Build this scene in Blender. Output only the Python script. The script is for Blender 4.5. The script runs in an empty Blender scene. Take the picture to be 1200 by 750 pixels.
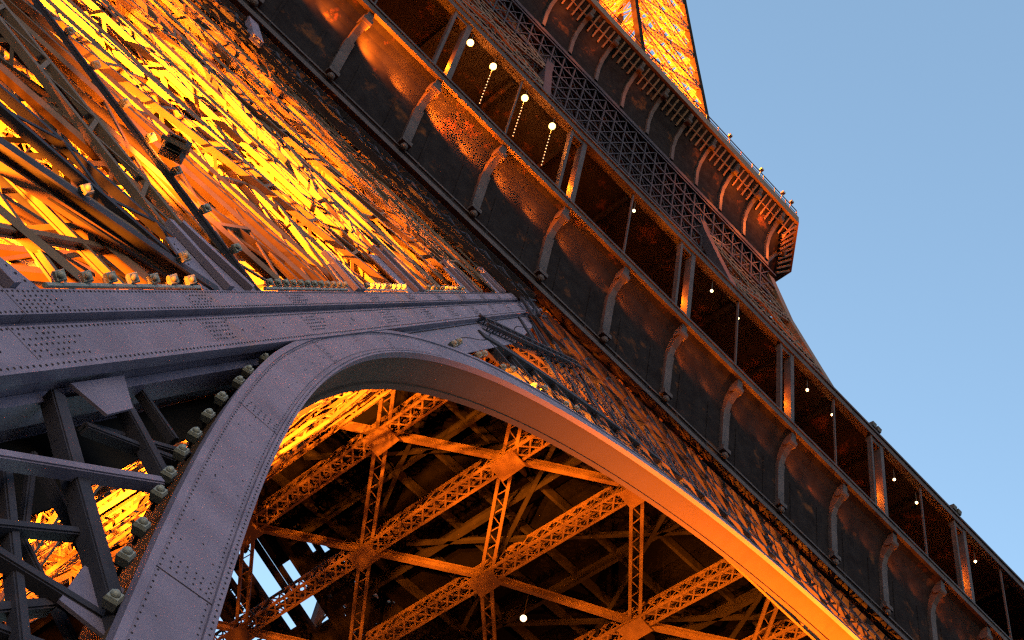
import bpy, math, random
from mathutils import Vector as V, Matrix
random.seed(7)
scene = bpy.context.scene
R = math.radians

# ------------------------------------------------------------------ camera
yaw, pitch, roll = 0.59562, 0.93589, 0.25513
fw = V((math.sin(yaw)*math.cos(pitch), math.cos(yaw)*math.cos(pitch), math.sin(pitch)))
r0 = V((math.cos(yaw), -math.sin(yaw), 0)); u0 = r0.cross(fw)
rt = math.cos(roll)*r0 + math.sin(roll)*u0
up = -math.sin(roll)*r0 + math.cos(roll)*u0
cam = bpy.data.cameras.new('camera'); camo = bpy.data.objects.new('camera', cam)
scene.collection.objects.link(camo)
m = Matrix((rt, up, -fw)).transposed().to_4x4(); m.translation = V((-36.35583, -63.92485, 1.37389))
camo.matrix_world = m
cam.sensor_width = 36; cam.lens = 36*1736.273/1200
cam.clip_start = .1; cam.clip_end = 6000
scene.camera = camo

# ------------------------------------------------------------------ sky, dusk
world = bpy.data.worlds.new('World'); scene.world = world; world.use_nodes = True
nt = world.node_tree; nt.nodes.clear()
sky = nt.nodes.new('ShaderNodeTexSky'); sky.sky_type = 'NISHITA'; sky.sun_disc = False
SUN_EL, SUN_AZ = 12.0, 205.0            # the sun is nearly down, behind the photographer
sky.sun_elevation = R(SUN_EL); sky.sun_rotation = R(SUN_AZ)
sky.air_density = 1.0; sky.dust_density = .6; sky.ozone_density = 1.5
tint = nt.nodes.new('ShaderNodeMix'); tint.data_type = 'RGBA'; tint.blend_type = 'MULTIPLY'
tint.inputs['Factor'].default_value = 1; tint.inputs[7].default_value = (1.11, 1.09, .99, 1)
bg = nt.nodes.new('ShaderNodeBackground'); bg.inputs[1].default_value = .15
out = nt.nodes.new('ShaderNodeOutputWorld')
nt.links.new(sky.outputs[0], tint.inputs[6]); nt.links.new(tint.outputs[2], bg.inputs[0]); nt.links.new(bg.outputs[0], out.inputs[0])
sl = bpy.data.lights.new('dusk_glow', 'SUN'); sl.energy = .025; sl.angle = R(40); sl.color = (1, .8, .78)
so = bpy.data.objects.new('dusk_glow', sl); scene.collection.objects.link(so)
az = R(SUN_AZ); sdir = V((math.sin(az)*math.cos(R(12)), math.cos(az)*math.cos(R(12)), math.sin(R(12))))
so.rotation_euler = sdir.to_track_quat('Z', 'Y').to_euler()
vs = scene.view_settings; vs.view_transform = 'Standard'; vs.look = 'None'; vs.gamma = 1; vs.exposure = 1.8
vs.use_curve_mapping = False
scene.cycles.max_bounces = 5; scene.cycles.diffuse_bounces = 3; scene.cycles.glossy_bounces = 2
scene.cycles.use_light_tree = True
scene.cycles.sample_clamp_indirect = 3; scene.cycles.sample_clamp_direct = 12
scene.cycles.use_denoising = False; scene.cycles.pixel_filter_type = 'BLACKMAN_HARRIS'; scene.cycles.filter_width = 1.3

# ------------------------------------------------------------------ materials
def mat(name, col, col2=None, rough=.55, metal=0., scale=3., bump=.0, stain=None, stain_amt=.0, streak=None, spec=.08):
    mt = bpy.data.materials.new(name); mt.use_nodes = True; t = mt.node_tree
    b = t.nodes['Principled BSDF']; b.inputs['Roughness'].default_value = rough; b.inputs['Metallic'].default_value = metal; b.inputs['Specular IOR Level'].default_value = spec
    b.inputs['Base Color'].default_value = (*col, 1)
    tc = t.nodes.new('ShaderNodeTexCoord')
    if col2:
        n = t.nodes.new('ShaderNodeTexNoise'); n.inputs['Scale'].default_value = scale; n.inputs['Detail'].default_value = 7; n.inputs['Roughness'].default_value = .65
        t.links.new(tc.outputs['Object'], n.inputs['Vector'])
        cr = t.nodes.new('ShaderNodeValToRGB'); cr.color_ramp.elements[0].position = .32; cr.color_ramp.elements[1].position = .68
        cr.color_ramp.elements[0].color = (*col2, 1); cr.color_ramp.elements[1].color = (*col, 1)
        t.links.new(n.outputs[0], cr.inputs[0]); last = cr.outputs[0]
        if stain:
            n2 = t.nodes.new('ShaderNodeTexNoise'); n2.inputs['Scale'].default_value = scale*.35; n2.inputs['Detail'].default_value = 9; n2.inputs['Roughness'].default_value = .7
            mp = t.nodes.new('ShaderNodeMapping'); mp.inputs['Scale'].default_value = streak or (1, 1, 1)
            t.links.new(tc.outputs['Object'], mp.inputs[0]); t.links.new(mp.outputs[0], n2.inputs['Vector'])
            c2 = t.nodes.new('ShaderNodeValToRGB'); c2.color_ramp.elements[0].position = .66-.12*stain_amt; c2.color_ramp.elements[1].position = .78-.1*stain_amt
            mx = t.nodes.new('ShaderNodeMix'); mx.data_type = 'RGBA'
            t.links.new(n2.outputs[0], c2.inputs[0]); t.links.new(c2.outputs[0], mx.inputs[0])
            t.links.new(last, mx.inputs[6]); mx.inputs[7].default_value = (*stain, 1); last = mx.outputs[2]
        t.links.new(last, b.inputs['Base Color'])
    if bump:
        n3 = t.nodes.new('ShaderNodeTexNoise'); n3.inputs['Scale'].default_value = 40; n3.inputs['Detail'].default_value = 4
        bp = t.nodes.new('ShaderNodeBump'); bp.inputs['Strength'].default_value = bump; bp.inputs['Distance'].default_value = .01
        t.links.new(tc.outputs['Object'], n3.inputs['Vector']); t.links.new(n3.outputs[0], bp.inputs['Height']); t.links.new(bp.outputs[0], b.inputs['Normal'])
    return mt
def emit(name, col, s):
    mt = bpy.data.materials.new(name); mt.use_nodes = True; b = mt.node_tree.nodes['Principled BSDF']
    b.inputs['Base Color'].default_value = (.8, .7, .5, 1); b.inputs['Emission Color'].default_value = (*col, 1); b.inputs['Emission Strength'].default_value = s
    return mt
PAINT = mat('worn_iron_paint', (.082, .069, .112), (.052, .044, .074), .55, 0, 1.1, .35, (.10, .050, .038), .6, spec=.14)
IRON = mat('iron_paint', (.064, .041, .031), (.045, .029, .022), .55, 0, 2.5)
DARKIRON = mat('shaded_iron_paint', (.011, .0095, .0105), (.006, .0055, .006), .65, 0, .9, 0, (.003, .003, .0035), .5, spec=0.)  # near-black copy of the iron paint, shade put into the colour
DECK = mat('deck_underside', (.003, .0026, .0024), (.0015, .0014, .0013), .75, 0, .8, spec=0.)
GALPAINT = mat('gallery_paint', (.027, .021, .025), (.014, .011, .013), .6, 0, 1.4, 0, (.07, .03, .018), .3, spec=.1)
SOFFIT = mat('lit_soffit_paint', (.048, .029, .021), (.032, .019, .014), .6, 0, .9, .2, (.020, .014, .012), .5, spec=.04)  # same paint made browner so the lamp-lit soffit reads orange
SPAINT = mat('shade_side_paint', (.019, .018, .028), (.011, .0105, .016), .6, 0, 2.0, 0, (.05, .025, .018), .3, spec=.06)  # shaded copy of the iron paint, for dark silhouettes
FRIEZE = mat('shade_glow_frieze_paint', (.0085, .008, .0105), (.005, .0045, .006), .75, 0, 1.6, 0, (.050, .020, .010), .75, spec=0.)  # wall shade and mottled orange lamp glow put into the colour
RIVET = mat('shadowed_rivet_head', (.018, .014, .02), (.010, .008, .012), .6, 0, 8)  # dark colour stands in for the shadow at each head
GREY = mat('lamp_housing_grey', (.115, .125, .135), (.07, .075, .08), .35, 0, 6)
BLACK = mat('black_metal', (.03, .028, .03), (.02, .02, .02), .5, 0, 5)
GLASSY = mat('dark_window_glass', (.02, .018, .018), None, .12)
STONE = mat('masonry', (.36, .33, .28), (.27, .245, .21), .85, 0, 1.2)
GROUND = mat('paving', (.06, .057, .055), (.04, .038, .037), .85, 0, .6)
BULB = emit('bulb_glow', (1., .55, .13), 1.7)
BULB2 = emit('small_bulb_glow', (1., .72, .40), 1.1)
BEAD = emit('bead_glow', (1., .42, .16), .7)
LENS = emit('floodlight_lens', (1., .40, .05), 12)
SODIUM = (1., .155, .004)

# ------------------------------------------------------------------ mesh helpers
class MB:
    def __init__(s): s.v = []; s.f = []; s.m = []
    def add(s, vs, fs, mi=0):
        o = len(s.v); s.v += [tuple(x) for x in vs]; s.f += [tuple(i+o for i in f) for f in fs]; s.m += [mi]*len(fs)
    def hexa(s, c, mi=0):               # 8 corners: bottom 4 ccw, top 4
        s.add(c, [(3,2,1,0),(4,5,6,7),(0,1,5,4),(1,2,6,5),(2,3,7,6),(3,0,4,7)], mi)
    def box(s, lo, hi, mi=0):
        x,y,z = lo; X,Y,Z = hi
        s.hexa([(x,y,z),(X,y,z),(X,Y,z),(x,Y,z),(x,y,Z),(X,y,Z),(X,Y,Z),(x,Y,Z)], mi)
    def beam(s, p, q, w, h, upv=(0,0,1), mi=0):
        p = V(p); q = V(q); d = (q-p)
        if d.length < 1e-5: return
        d.normalize(); a = d.cross(V(upv))
        if a.length < 1e-4: a = d.cross(V((1,0,0)))
        a.normalize(); b = a.cross(d); a = a*w/2; b = b*h/2
        s.hexa([p-a-b, p+a-b, p+a+b, p-a+b, q-a-b, q+a-b, q+a+b, q-a+b], mi)
    def tube(s, p, q, r, n=8, r2=None, mi=0, cap=True):
        p = V(p); q = V(q); d = (q-p).normalized(); a = d.cross(V((0,0,1)))
        if a.length < 1e-3: a = d.cross(V((1,0,0)))
        a.normalize(); b = d.cross(a); r2 = r if r2 is None else r2
        vs = [p+(a*math.cos(t)+b*math.sin(t))*r for t in [2*math.pi*i/n for i in range(n)]] + [q+(a*math.cos(t)+b*math.sin(t))*r2 for t in [2*math.pi*i/n for i in range(n)]]
        fs = [(i,(i+1)%n,n+(i+1)%n,n+i) for i in range(n)]
        if cap: fs += [tuple(range(n-1,-1,-1)), tuple(range(n,2*n))]
        s.add(vs, fs, mi)
    def ball(s, c, r, n=10, k=6, mi=0, sz=1.):
        c = V(c); vs = [c+V((0,0,-r*sz))]; fs = []
        for j in range(1,k):
            t = math.pi*j/k - math.pi/2
            for i in range(n):
                a = 2*math.pi*i/n; vs.append(c+V((r*math.cos(t)*math.cos(a), r*math.cos(t)*math.sin(a), r*sz*math.sin(t))))
        vs.append(c+V((0,0,r*sz))); L = len(vs)-1
        for i in range(n): fs.append((0,1+(i+1)%n,1+i)); fs.append((L,L-n+i,L-n+(i+1)%n))
        for j in range(k-2):
            for i in range(n):
                a = 1+j*n+i; b = 1+j*n+(i+1)%n; fs.append((a,b,b+n,a+n))
        s.add(vs, fs, mi)
    def plate(s, pts, nrm, th, mi=0):   # polygon with thickness towards nrm
        pts = [V(p) for p in pts]; nn = V(nrm).normalized()*th; n = len(pts)
        # make winding consistent with nrm
        ar = V((0,0,0))
        for i in range(n): ar += (pts[i]-pts[0]).cross(pts[(i+1)%n]-pts[0])
        if ar.dot(nn) < 0: pts = pts[::-1]
        vs = pts + [p+nn for p in pts]
        fs = [tuple(range(n-1,-1,-1)), tuple(range(n,2*n))] + [(i,(i+1)%n,n+(i+1)%n,n+i) for i in range(n)]
        s.add(vs, fs, mi)
    def rivet(s, c, nrm, r, mi=0):
        c = V(c); nn = V(nrm).normalized(); a = nn.orthogonal().normalized(); b = nn.cross(a)
        vs = []
        for rr, hh in ((r,0),(r*.75,r*.55)):
            for i in range(6):
                t = i*math.pi/3; vs.append(c+(a*math.cos(t)+b*math.sin(t))*rr+nn*hh)
        vs.append(c+nn*r*.8)
        s.add(vs, [(i,(i+1)%6,6+(i+1)%6,6+i) for i in range(6)]+[(6+i,6+(i+1)%6,12) for i in range(6)], mi)
    def girder(s, p, q, w, h, upv=(0,0,1), ang=.11, lace=.055, pitch=None, sides='wh', mi=0, x=False):
        """lattice box girder: four corner angles and zigzag lacing"""
        p = V(p); q = V(q); d = q-p; L = d.length
        if L < .3: return
        d.normalize(); a = d.cross(V(upv))
        if a.length < 1e-3: a = d.cross(V((1,0,0)))
        a.normalize(); b = a.cross(d)
        for i in (-1,1):
            for j in (-1,1):
                o = a*(i*(w-ang)/2)+b*(j*(h-ang)/2)
                s.beam(p+o, q+o, ang, ang, b, mi)
        def zig(o, side, wid, nrm):
            n = max(2, round(L/(pitch or wid*1.1)))
            for i in range(n):
                t0 = d*(L*i/n); t1 = d*(L*(i+1)/n); sg = 1 if i%2 else -1
                s.beam(p+o+side*(sg*(wid/2-ang*.4))+t0, p+o-side*(sg*(wid/2-ang*.4))+t1, lace, .016, nrm, mi)
                if x: s.beam(p+o-side*(sg*(wid/2-ang*.4))+t0+nrm*.02, p+o+side*(sg*(wid/2-ang*.4))+t1+nrm*.02, lace, .016, nrm, mi)
        if 'w' in sides:
            for j in (-1,1): zig(b*(j*(h/2-.012)), a, w, b)
        if 'h' in sides:
            for i in (-1,1): zig(a*(i*(w/2-.012)), b, h, a)
    def build(s, name, mats, parent=None, smooth=False, loc=None):
        me = bpy.data.meshes.new(name)
        vs = s.v
        if loc is not None: l = V(loc); vs = [tuple(V(x)-l) for x in vs]
        me.from_pydata(vs, [], s.f)
        if not isinstance(mats, (list, tuple)): mats = [mats]
        for mt in mats: me.materials.append(mt)
        if len(mats) > 1: me.polygons.foreach_set('material_index', s.m)
        if smooth: me.polygons.foreach_set('use_smooth', [True]*len(me.polygons))
        me.update()
        o = bpy.data.objects.new(name, me); scene.collection.objects.link(o)
        if loc is not None: o.location = loc
        if parent:
            o.parent = parent
        return o
def tag(o, label=None, cat=None, group=None, kind=None):
    if label: o['label'] = label
    if cat: o['category'] = cat
    if group: o['group'] = group
    if kind: o['kind'] = kind
    return o
def empty(name, loc, label, cat, group=None):
    o = bpy.data.objects.new(name, None); scene.collection.objects.link(o); o.location = loc
    o.empty_display_size = .2
    return tag(o, label, cat, group)
def dup(root, loc=None):
    r = root.copy(); scene.collection.objects.link(r)
    if loc is not None: r.location = loc
    for ch in list(root.children):
        c = ch.copy(); scene.collection.objects.link(c); c.parent = r
        for g in list(ch.children):
            k = g.copy(); scene.collection.objects.link(k); k.parent = c
    return r
def light(name, loc, power, col=SODIUM, target=None, cone=None, blend=.5, radius=.15, parent=None):
    l = bpy.data.lights.new(name, 'SPOT' if target is not None else 'POINT'); l.energy = power; l.color = col; l.shadow_soft_size = radius
    o = bpy.data.objects.new(name, l); scene.collection.objects.link(o); o.location = loc
    if target is not None:
        l.spot_size = R(cone or 90); l.spot_blend = blend
        o.rotation_euler = (V(loc)-V(target)).to_track_quat('Z', 'Y').to_euler()
    if parent: o.parent = parent; o.matrix_parent_inverse = parent.matrix_world.inverted()
    return o

# ------------------------------------------------------------------ tower frame (metres, tower axis at the origin)
S, SX, Y0, XI0 = .488406, .475967, 60., 40.4534
XO0, SO = 60., .488406
d = V((SX, S, 1)).normalized()                    # along the near chord
n = V((0, 1, -S)).normalized()                    # into the tower
e = n.cross(d); e = e if e.x < 0 else -e          # across the pier face, away from the arch
O = V((-XI0, -Y0, 0))
def FP(a, b, c=0.): return O + d*a + e*b + n*c    # chord coordinates; values here and in later tables mostly unprojected from image pixels
def FZ(x, v, c=0.):                               # face coordinates: x, slant height
    k = math.sqrt(1+S*S); z = v/k
    return V((x, -Y0+S*z, z)) + n*c
def xi(z): return XI0-SX*z
def xo(z): return XO0-SO*z

tower = empty('lattice_tower', (0,0,0), 'giant riveted iron lattice tower seen steeply from below, lit orange from inside at dusk', 'tower')

# ---- ground
g = MB(); g.add([(-3000,-3000,0),(3000,-3000,0),(3000,3000,0),(-3000,3000,0)], [(0,1,2,3)])
tag(g.build('ground', GROUND), kind='structure')

# ================================================================== near pier
TOPA = 66.5
def chord_near():
    """the big riveted chord beside the arch"""
    base = MB()
    A0, A1 = 2., 60.3
    # backing box
    base.hexa([FP(A0,-.74,.12),FP(A0,-.74,.95),FP(A0,.20,.95),FP(A0,.20,.12),FP(A1,-.74,.12),FP(A1,-.74,.95),FP(A1,.20,.95),FP(A1,.20,.12)])
    return base
pier = MB()
# lattice of the pier that no part below names: plan bracing inside
def C(z, sx, sy):            # chord point: sx, sy are 'i' or 'o'
    x = -(xi(z) if sx == 'i' else xo(z)); y = -(xi(z) if sy == 'i' else xo(z))
    return V((x, y, z))
levels = [5.2, 11.5, 17.3, 23.8, 29.4, 34.6, 39.8, 45.0, 49.6]
def face(z, side, f):       # point on a pier face at fraction f from the arch-side/inner corner
    if side == 'front': return C(z,'i','o').lerp(C(z,'o','o'), f)
    if side == 'rear': return C(z,'i','i').lerp(C(z,'o','i'), f)
    if side == 'inner': return C(z,'i','o').lerp(C(z,'i','i'), f)
    return C(z,'o','o').lerp(C(z,'o','i'), f)
nrm = {'front': V((0,1,-S)), 'rear': V((0,1,-SX)), 'inner': V((1,0,-SX)), 'outer': V((1,0,-S))}
for k, z in enumerate(levels[1:], 1):
    c = [C(z,'o','o'), C(z,'i','o'), C(z,'i','i'), C(z,'o','i')]
    if k % 2 == 0:
        for a, b in ((0,2),(1,3)): pier.girder(c[a].lerp(c[b],.07), c[b].lerp(c[a],.07), .7, .6, ang=.14, lace=.1, pitch=1.0)
    for f in (.33, .66):
        p = c[0].lerp(c[3],f); q = c[1].lerp(c[2],f).lerp(p,.04)
        pier.girder(p, q, .5, .6, ang=.1, lace=.06, pitch=.6)
    p = c[0].lerp(c[1],.5).lerp(c[3].lerp(c[2],.5),.06); q = c[3].lerp(c[2],.5); pier.beam(p, q, .35, .45)
# light secondary girts: rows of thin level bars with crossed lacing between them, on four planes through the pier
for wdep in (.02, .34, .62, .97):
    z = 7.
    P0 = lambda z, u: face(z,'front',u).lerp(face(z,'rear',u), wdep)
    k = 0
    while z < 50:
        hz_ = 1.75; z1 = min(z+hz_, 50.3)
        pier.beam(P0(z,.03), P0(z,.97), .13, .13)
        if wdep in (.34,.97) or z > 19:
            N = 11; st = .97/N
            for i in range(N):
                if (i*7+k*3+int(wdep*10)) % 5 == 0: continue
                u0, u1 = .03+i*st*.97, .03+(i+1)*st*.97
                pier.beam(P0(z,u0), P0(z1,u1), .07, .03, nrm['front']); 
                if (i+k) % 2: pier.beam(P0(z,u1)+V((0,.05,0)), P0(z1,u0)+V((0,.05,0)), .07, .03, nrm['front'])
                if (i+k) % 3 == 0: pier.beam(P0(z,u0), P0(z1,u0), .08, .08, nrm['front'])
        z = z1; k += 1
        if z1 >= 50.3: break
pier_o = pier.build('pier', IRON, tower)

ch = MB()
A0, A1 = 1.5, 60.5
ch.hexa([FP(A0,-.72,.10),FP(A0,-.72,.95),FP(A0,.16,.95),FP(A0,.16,.10),FP(A1,-.72,.10),FP(A1,-.72,.95),FP(A1,.16,.95),FP(A1,.16,.10)])
def seamed(mb, cuts, b0, b1, c0, c1, gap=.018):
    for a0, a1 in zip(cuts[:-1], cuts[1:]):
        a0 += gap/2; a1 -= gap/2
        mb.hexa([FP(a0,b0,c0),FP(a0,b0,c1),FP(a0,b1,c1),FP(a0,b1,c0),FP(a1,b0,c0),FP(a1,b0,c1),FP(a1,b1,c1),FP(a1,b1,c0)])
lowcuts = [1.5, 8.6, 13.19, 18.18, 22.9, 28.8, 33.4, 37.2, 41.5, 45.6, 49.8, 54., 60.5]
upcuts = [1.5, 9.2, 13.6, 18.3, 22.97, 28.86, 33.0, 37.0, 41.2, 45.4, 49.6, 54., 60.5]
seamed(ch, lowcuts, -.66, -.20, .03, .098)           # lower web plate
seamed(ch, upcuts, -.12, .20, -.03, .098)            # upper flange plate, proud
ch.hexa([FP(A0,-.20,.09),FP(A0,-.20,.098),FP(A0,-.12,.098),FP(A0,-.12,.09),FP(A1,-.20,.09),FP(A1,-.20,.098),FP(A1,-.12,.098),FP(A1,-.12,.09)])
ch.hexa([FP(A0,-.78,-.05),FP(A0,-.78,.10),FP(A0,-.665,.10),FP(A0,-.665,-.05),FP(A1,-.78,-.05),FP(A1,-.78,.10),FP(A1,-.665,.10),FP(A1,-.665,-.05)])   # bottom angle
# stiff under-flanges seen from below
ch.hexa([FP(A0,-.84,.30),FP(A0,-.84,.62),FP(A0,-.73,.62),FP(A0,-.73,.30),FP(A1,-.84,.30),FP(A1,-.84,.62),FP(A1,-.73,.62),FP(A1,-.73,.30)])
ch.hexa([FP(A0,-.86,.98),FP(A0,-.86,1.10),FP(A0,.20,1.10),FP(A0,.20,.98),FP(A1,-.86,.98),FP(A1,-.86,1.10),FP(A1,.20,1.10),FP(A1,.20,.98)])
chord_o = ch.build('chord', PAINT, pier_o)
rv = MB()
def rrow(b, c, a0, a1, pitch, r=.015, skip=0.):
    a = a0
    while a < a1:
        if random.random() > skip: rv.rivet(FP(a, b+random.uniform(-.004,.004), c), -n, r)
        a += pitch
rrow(.165,-.03,4,58,.105); rrow(-.09,-.03,4,58,.105); rrow(-.235,.03,4,58,.105); rrow(-.62,.03,4,58,.095,.016); rrow(-.725,-.05,4,58,.12)
for cu in lowcuts[1:-1]:
    for b in (-.30,-.36,-.43,-.50,-.56):
        rrow(b,.03,cu+.08,cu+1.0+random.uniform(-.2,.3),.12,.014,.12)
for cu in upcuts[1:-1]:
    for b in (-.045,.0,.05,.105):
        rrow(b,-.03,cu+.08,cu+.95+random.uniform(-.2,.2),.12,.014,.12)
for _ in range(34): rv.rivet(FP(random.uniform(9,40),random.uniform(-.55,-.25),.03),-n,.015)
rv.build('rivet', RIVET, chord_o)['kind'] = 'stuff'

for sx, sy in (('o','o'),('o','i'),('i','i')):
    mb = MB(); p = C(1.5,sx,sy); q = C(50,sx,sy)
    mb.girder(p, q, .85, .85, (0,1,0), .2, .11, .8); mb.build('chord', IRON, pier_o)

# gusset plates on the near chord, in the face plane, reaching into the pier
def gusset(aL, aR, tL, tR, bT):
    mb = MB()
    pts = [FP(aL,.17,.02), FP(aR,.17,.02), FP(tR,bT,.02), FP(tL,bT,.02)]
    mb.plate(pts, n, .03)
    # two channel ribs up the plate
    for f in (.36, .72):
        p = FP(aL+(aR-aL)*f-.05,.22,-.04); q = FP(tL+(tR-tL)*f,bT+.25,-.04)
        mb.beam(p, q, .16, .10, n)
    o = mb.build('gusset_plate', PAINT, pier_o)
    mr = MB()
    for f in (.05,.5,.93):
        p = FP(aL+(aR-aL)*f,.25,.02); q = FP(tL+(tR-tL)*f,bT-.05,.02)
        k = int((q-p).length/.11)
        for i in range(k): mr.rivet(p.lerp(q,i/k), -n, .018)
    mr.build('rivet', RIVET, o)['kind'] = 'stuff'
joints = [(12.2,14.6,12.9,14.2,1.0), (19.45,22.25,20.1,21.45,1.25), (28.1,29.35,28.6,29.3,1.0), (34.25,36.65,33.9,36.8,1.45), (43.8,46.5,44.2,46.2,1.3), (51.5,54.,52,53.6,1.2)]
for J in joints: gusset(*J)

# braces and struts: lattice girders on the four faces
def brace(z0, f0, z1, f1, side, w, h, name='brace', ang=.1, lace=.06, m=IRON, off=.5, pitch=None):
    if side in ('inner','outer'): f0 = .05+.9*f0; f1 = .05+.9*f1
    mb = MB(); o = nrm[side].normalized()*off*(1 if side in ('front','outer') else -1)
    mb.girder(face(z0,side,f0)+o, face(z1,side,f1)+o, w, h, nrm[side], ang, lace, pitch)
    mb.build(name, m, pier_o)
for side in ('front','rear','inner','outer'):
    for k, z in enumerate(levels[1:], 1):
        mt_ = SPAINT if side == 'front' and k < 3 else IRON
        if k % 2 == 0: brace(z,0.,z,1.,side,1.0,.8,'strut',ang=.13,lace=.075,pitch=.8,m=mt_)
        else: brace(z,0.,z,1.,side,.55,.45,'strut',ang=.12,lace=.08,pitch=.8,m=mt_)
    for i in range(0, len(levels)-2, 2):
        za, zm, zb = levels[i], levels[i+1], levels[i+2]
        brace(za,0,zb,1,side,.9,.7,ang=.13,lace=.075,pitch=.75); brace(za,1,zb,0,side,.9,.7,ang=.13,lace=.075,pitch=.75)
        for f0, z1 in ((0,zb),(0,za),(1,zb),(1,za)):          # secondary diamonds: plain joists
            f0_, f1_ = (.05+.9*f0, .5) if side in ('inner','outer') else (f0, .5)
            o = nrm[side].normalized()*.45*(1 if side in ('front','outer') else -1)
            mb = MB(); p = face(zm,side,f0_)+o; q = face(z1,side,f1_)+o
            mb.beam(p,q,.34,.03,nrm[side]); mb.beam(p,q,.03,.28,nrm[side]); mb.build('brace', IRON, pier_o)
# steep secondary bars that meet the chord, two of them carrying lamps
def fbar(a0,b0,a1,b1,w,h,c=.25,mt=IRON):
    mb = MB(); p = FP(a0,b0,c); q = FP(a1,b1,c)
    mb.beam(p,q,w,.03,n); mb.beam(p+n*h,q+n*h,w,.03,n); mb.beam(p+n*(h/2),q+n*(h/2),.04,h-.031,n); mb.build('brace', mt, pier_o)
fbar(20.0,.2,12.6,6.6,.24,.2,.0,SPAINT); fbar(21.9,.2,25.6,6.85,.06,.08,.0,SPAINT); fbar(25.6,6.85,28.6,12.5,.06,.08,.0,SPAINT)
fbar(34.6,.2,28.9,9.0,.26,.25); fbar(36.0,.2,41.0,8.5,.26,.25); fbar(29.0,.2,33.5,7.0,.22,.2)
fbar(45.0,.2,40.0,8.0,.26,.25); fbar(45.4,.2,50.0,8.0,.26,.25)
for a0,b0,a1,b1 in ((16.2,.2,17.4,3.2),(18.1,.2,18.0,2.6),(15.0,1.6,20.6,1.2),(23.6,.2,24.2,4.),(25.4,.2,25.4,3.2),(27.,.2,26.6,2.6),(30.6,.2,30.6,3.),(32.4,.2,32.2,2.2),(38.4,.2,38.6,3.),(40.6,.2,40.4,3.)):
    fbar(a0,b0,a1,b1,.09,.09,.35)
# lift track and stair inside the pier: two long rails with cross sleepers
mid0 = (C(3,'i','o')+C(3,'o','i'))/2; mid1 = (C(50,'i','o')+C(50,'o','i'))/2
lift = MB(); dd = (mid1-mid0).normalized(); sd = dd.cross(V((0,0,1))).normalized()
for o_ in (-3.6,-1.2,1.2,3.6): lift.beam(mid0+sd*o_, mid1+sd*o_, .14, .4)
L = (mid1-mid0).length
for i in range(int(L/1.6)):
    p = mid0+dd*(i*1.6); lift.beam(p-sd*3.7, p+sd*3.7, .08, .12)
for i in range(int(L/3.2)):
    p = mid0+dd*(i*3.2); lift.beam(p-sd*3.6, p+sd*3.6+dd*3.2, .12, .12)
lift.build('lift_track', IRON, pier_o)
stair = MB(); p0 = C(4,'i','o').lerp(C(4,'o','i'),.3); 
for k in range(8):
    z0 = levels[k]; z1 = levels[k+1]
    a = face(z0,'front',.2 if k%2 else .6).lerp(face(z0,'rear',.2 if k%2 else .6),.3); b = face(z1,'front',.6 if k%2 else .2).lerp(face(z1,'rear',.6 if k%2 else .2),.3)
    for o_ in (-.6,.6):
        stair.beam(a+V((0,o_,0)), b+V((0,o_,0)), .06, .3); stair.beam(a+V((0,o_,1)), b+V((0,o_,1)), .05, .05)
    N = 16
    for i in range(N):
        t = a.lerp(b,(i+.5)/N); stair.box((t.x-.14,t.y-.6,t.z-.02),(t.x+.14,t.y+.6,t.z+.02))
        if i % 4 == 0:
            for o_ in (-.6,.6): stair.beam(t+V((0,o_,0)), t+V((0,o_,1)), .04, .04, (1,0,0))
stair.build('stair', IRON, pier_o)

# the three other piers stand out of the picture: copies of the pier's plain lattice
far = MB()
for z0, z1 in zip(levels[::2][:-1], levels[::2][1:]):
    for sd_ in ('front','rear','inner','outer'):
        far.girder(face(z0,sd_,0),face(z1,sd_,1),.8,.55,nrm[sd_],.12,.07,1.); far.girder(face(z0,sd_,1),face(z1,sd_,0),.8,.55,nrm[sd_],.12,.07,1.)
        far.girder(face(z1,sd_,0),face(z1,sd_,1),.7,.6,nrm[sd_],.12,.07,1.)
for sx in 'io':
    for sy in 'io': far.beam(C(1.5,sx,sy), C(50,sx,sy), .85, .85, (0,1,0))
fm = far.build('pier', IRON, tower); fm.scale = (-1,1,1)
for sc in ((1,-1,1),(-1,-1,1)):
    c = fm.copy(); scene.collection.objects.link(c); c.parent = tower; c.scale = sc
# masonry footings
ft = None
for sx in (-1,1):
    for sy in (-1,1):
        for (a,b) in (('i','i'),('i','o'),('o','i'),('o','o')):
            p = C(0,a,b); mb = MB()
            hx, hz = 1.9, 1.1
            mb.hexa([V((-hx,-hx,0)),V((hx,-hx,0)),V((hx,hx,0)),V((-hx,hx,0)),V((-1.2,-1.2,hz)),V((1.2,-1.2,hz)),V((1.2,1.2,hz)),V((-1.2,1.2,hz))])
            # only footings out of the camera's way
            q = V((p.x*(-sx), p.y*(-sy), 0))
            if ft is None: ft = mb.build('footing', STONE, tower)
            else:
                f2 = ft.copy(); scene.collection.objects.link(f2); f2.parent = tower; f2.location = q; continue
            ft.location = q
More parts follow.
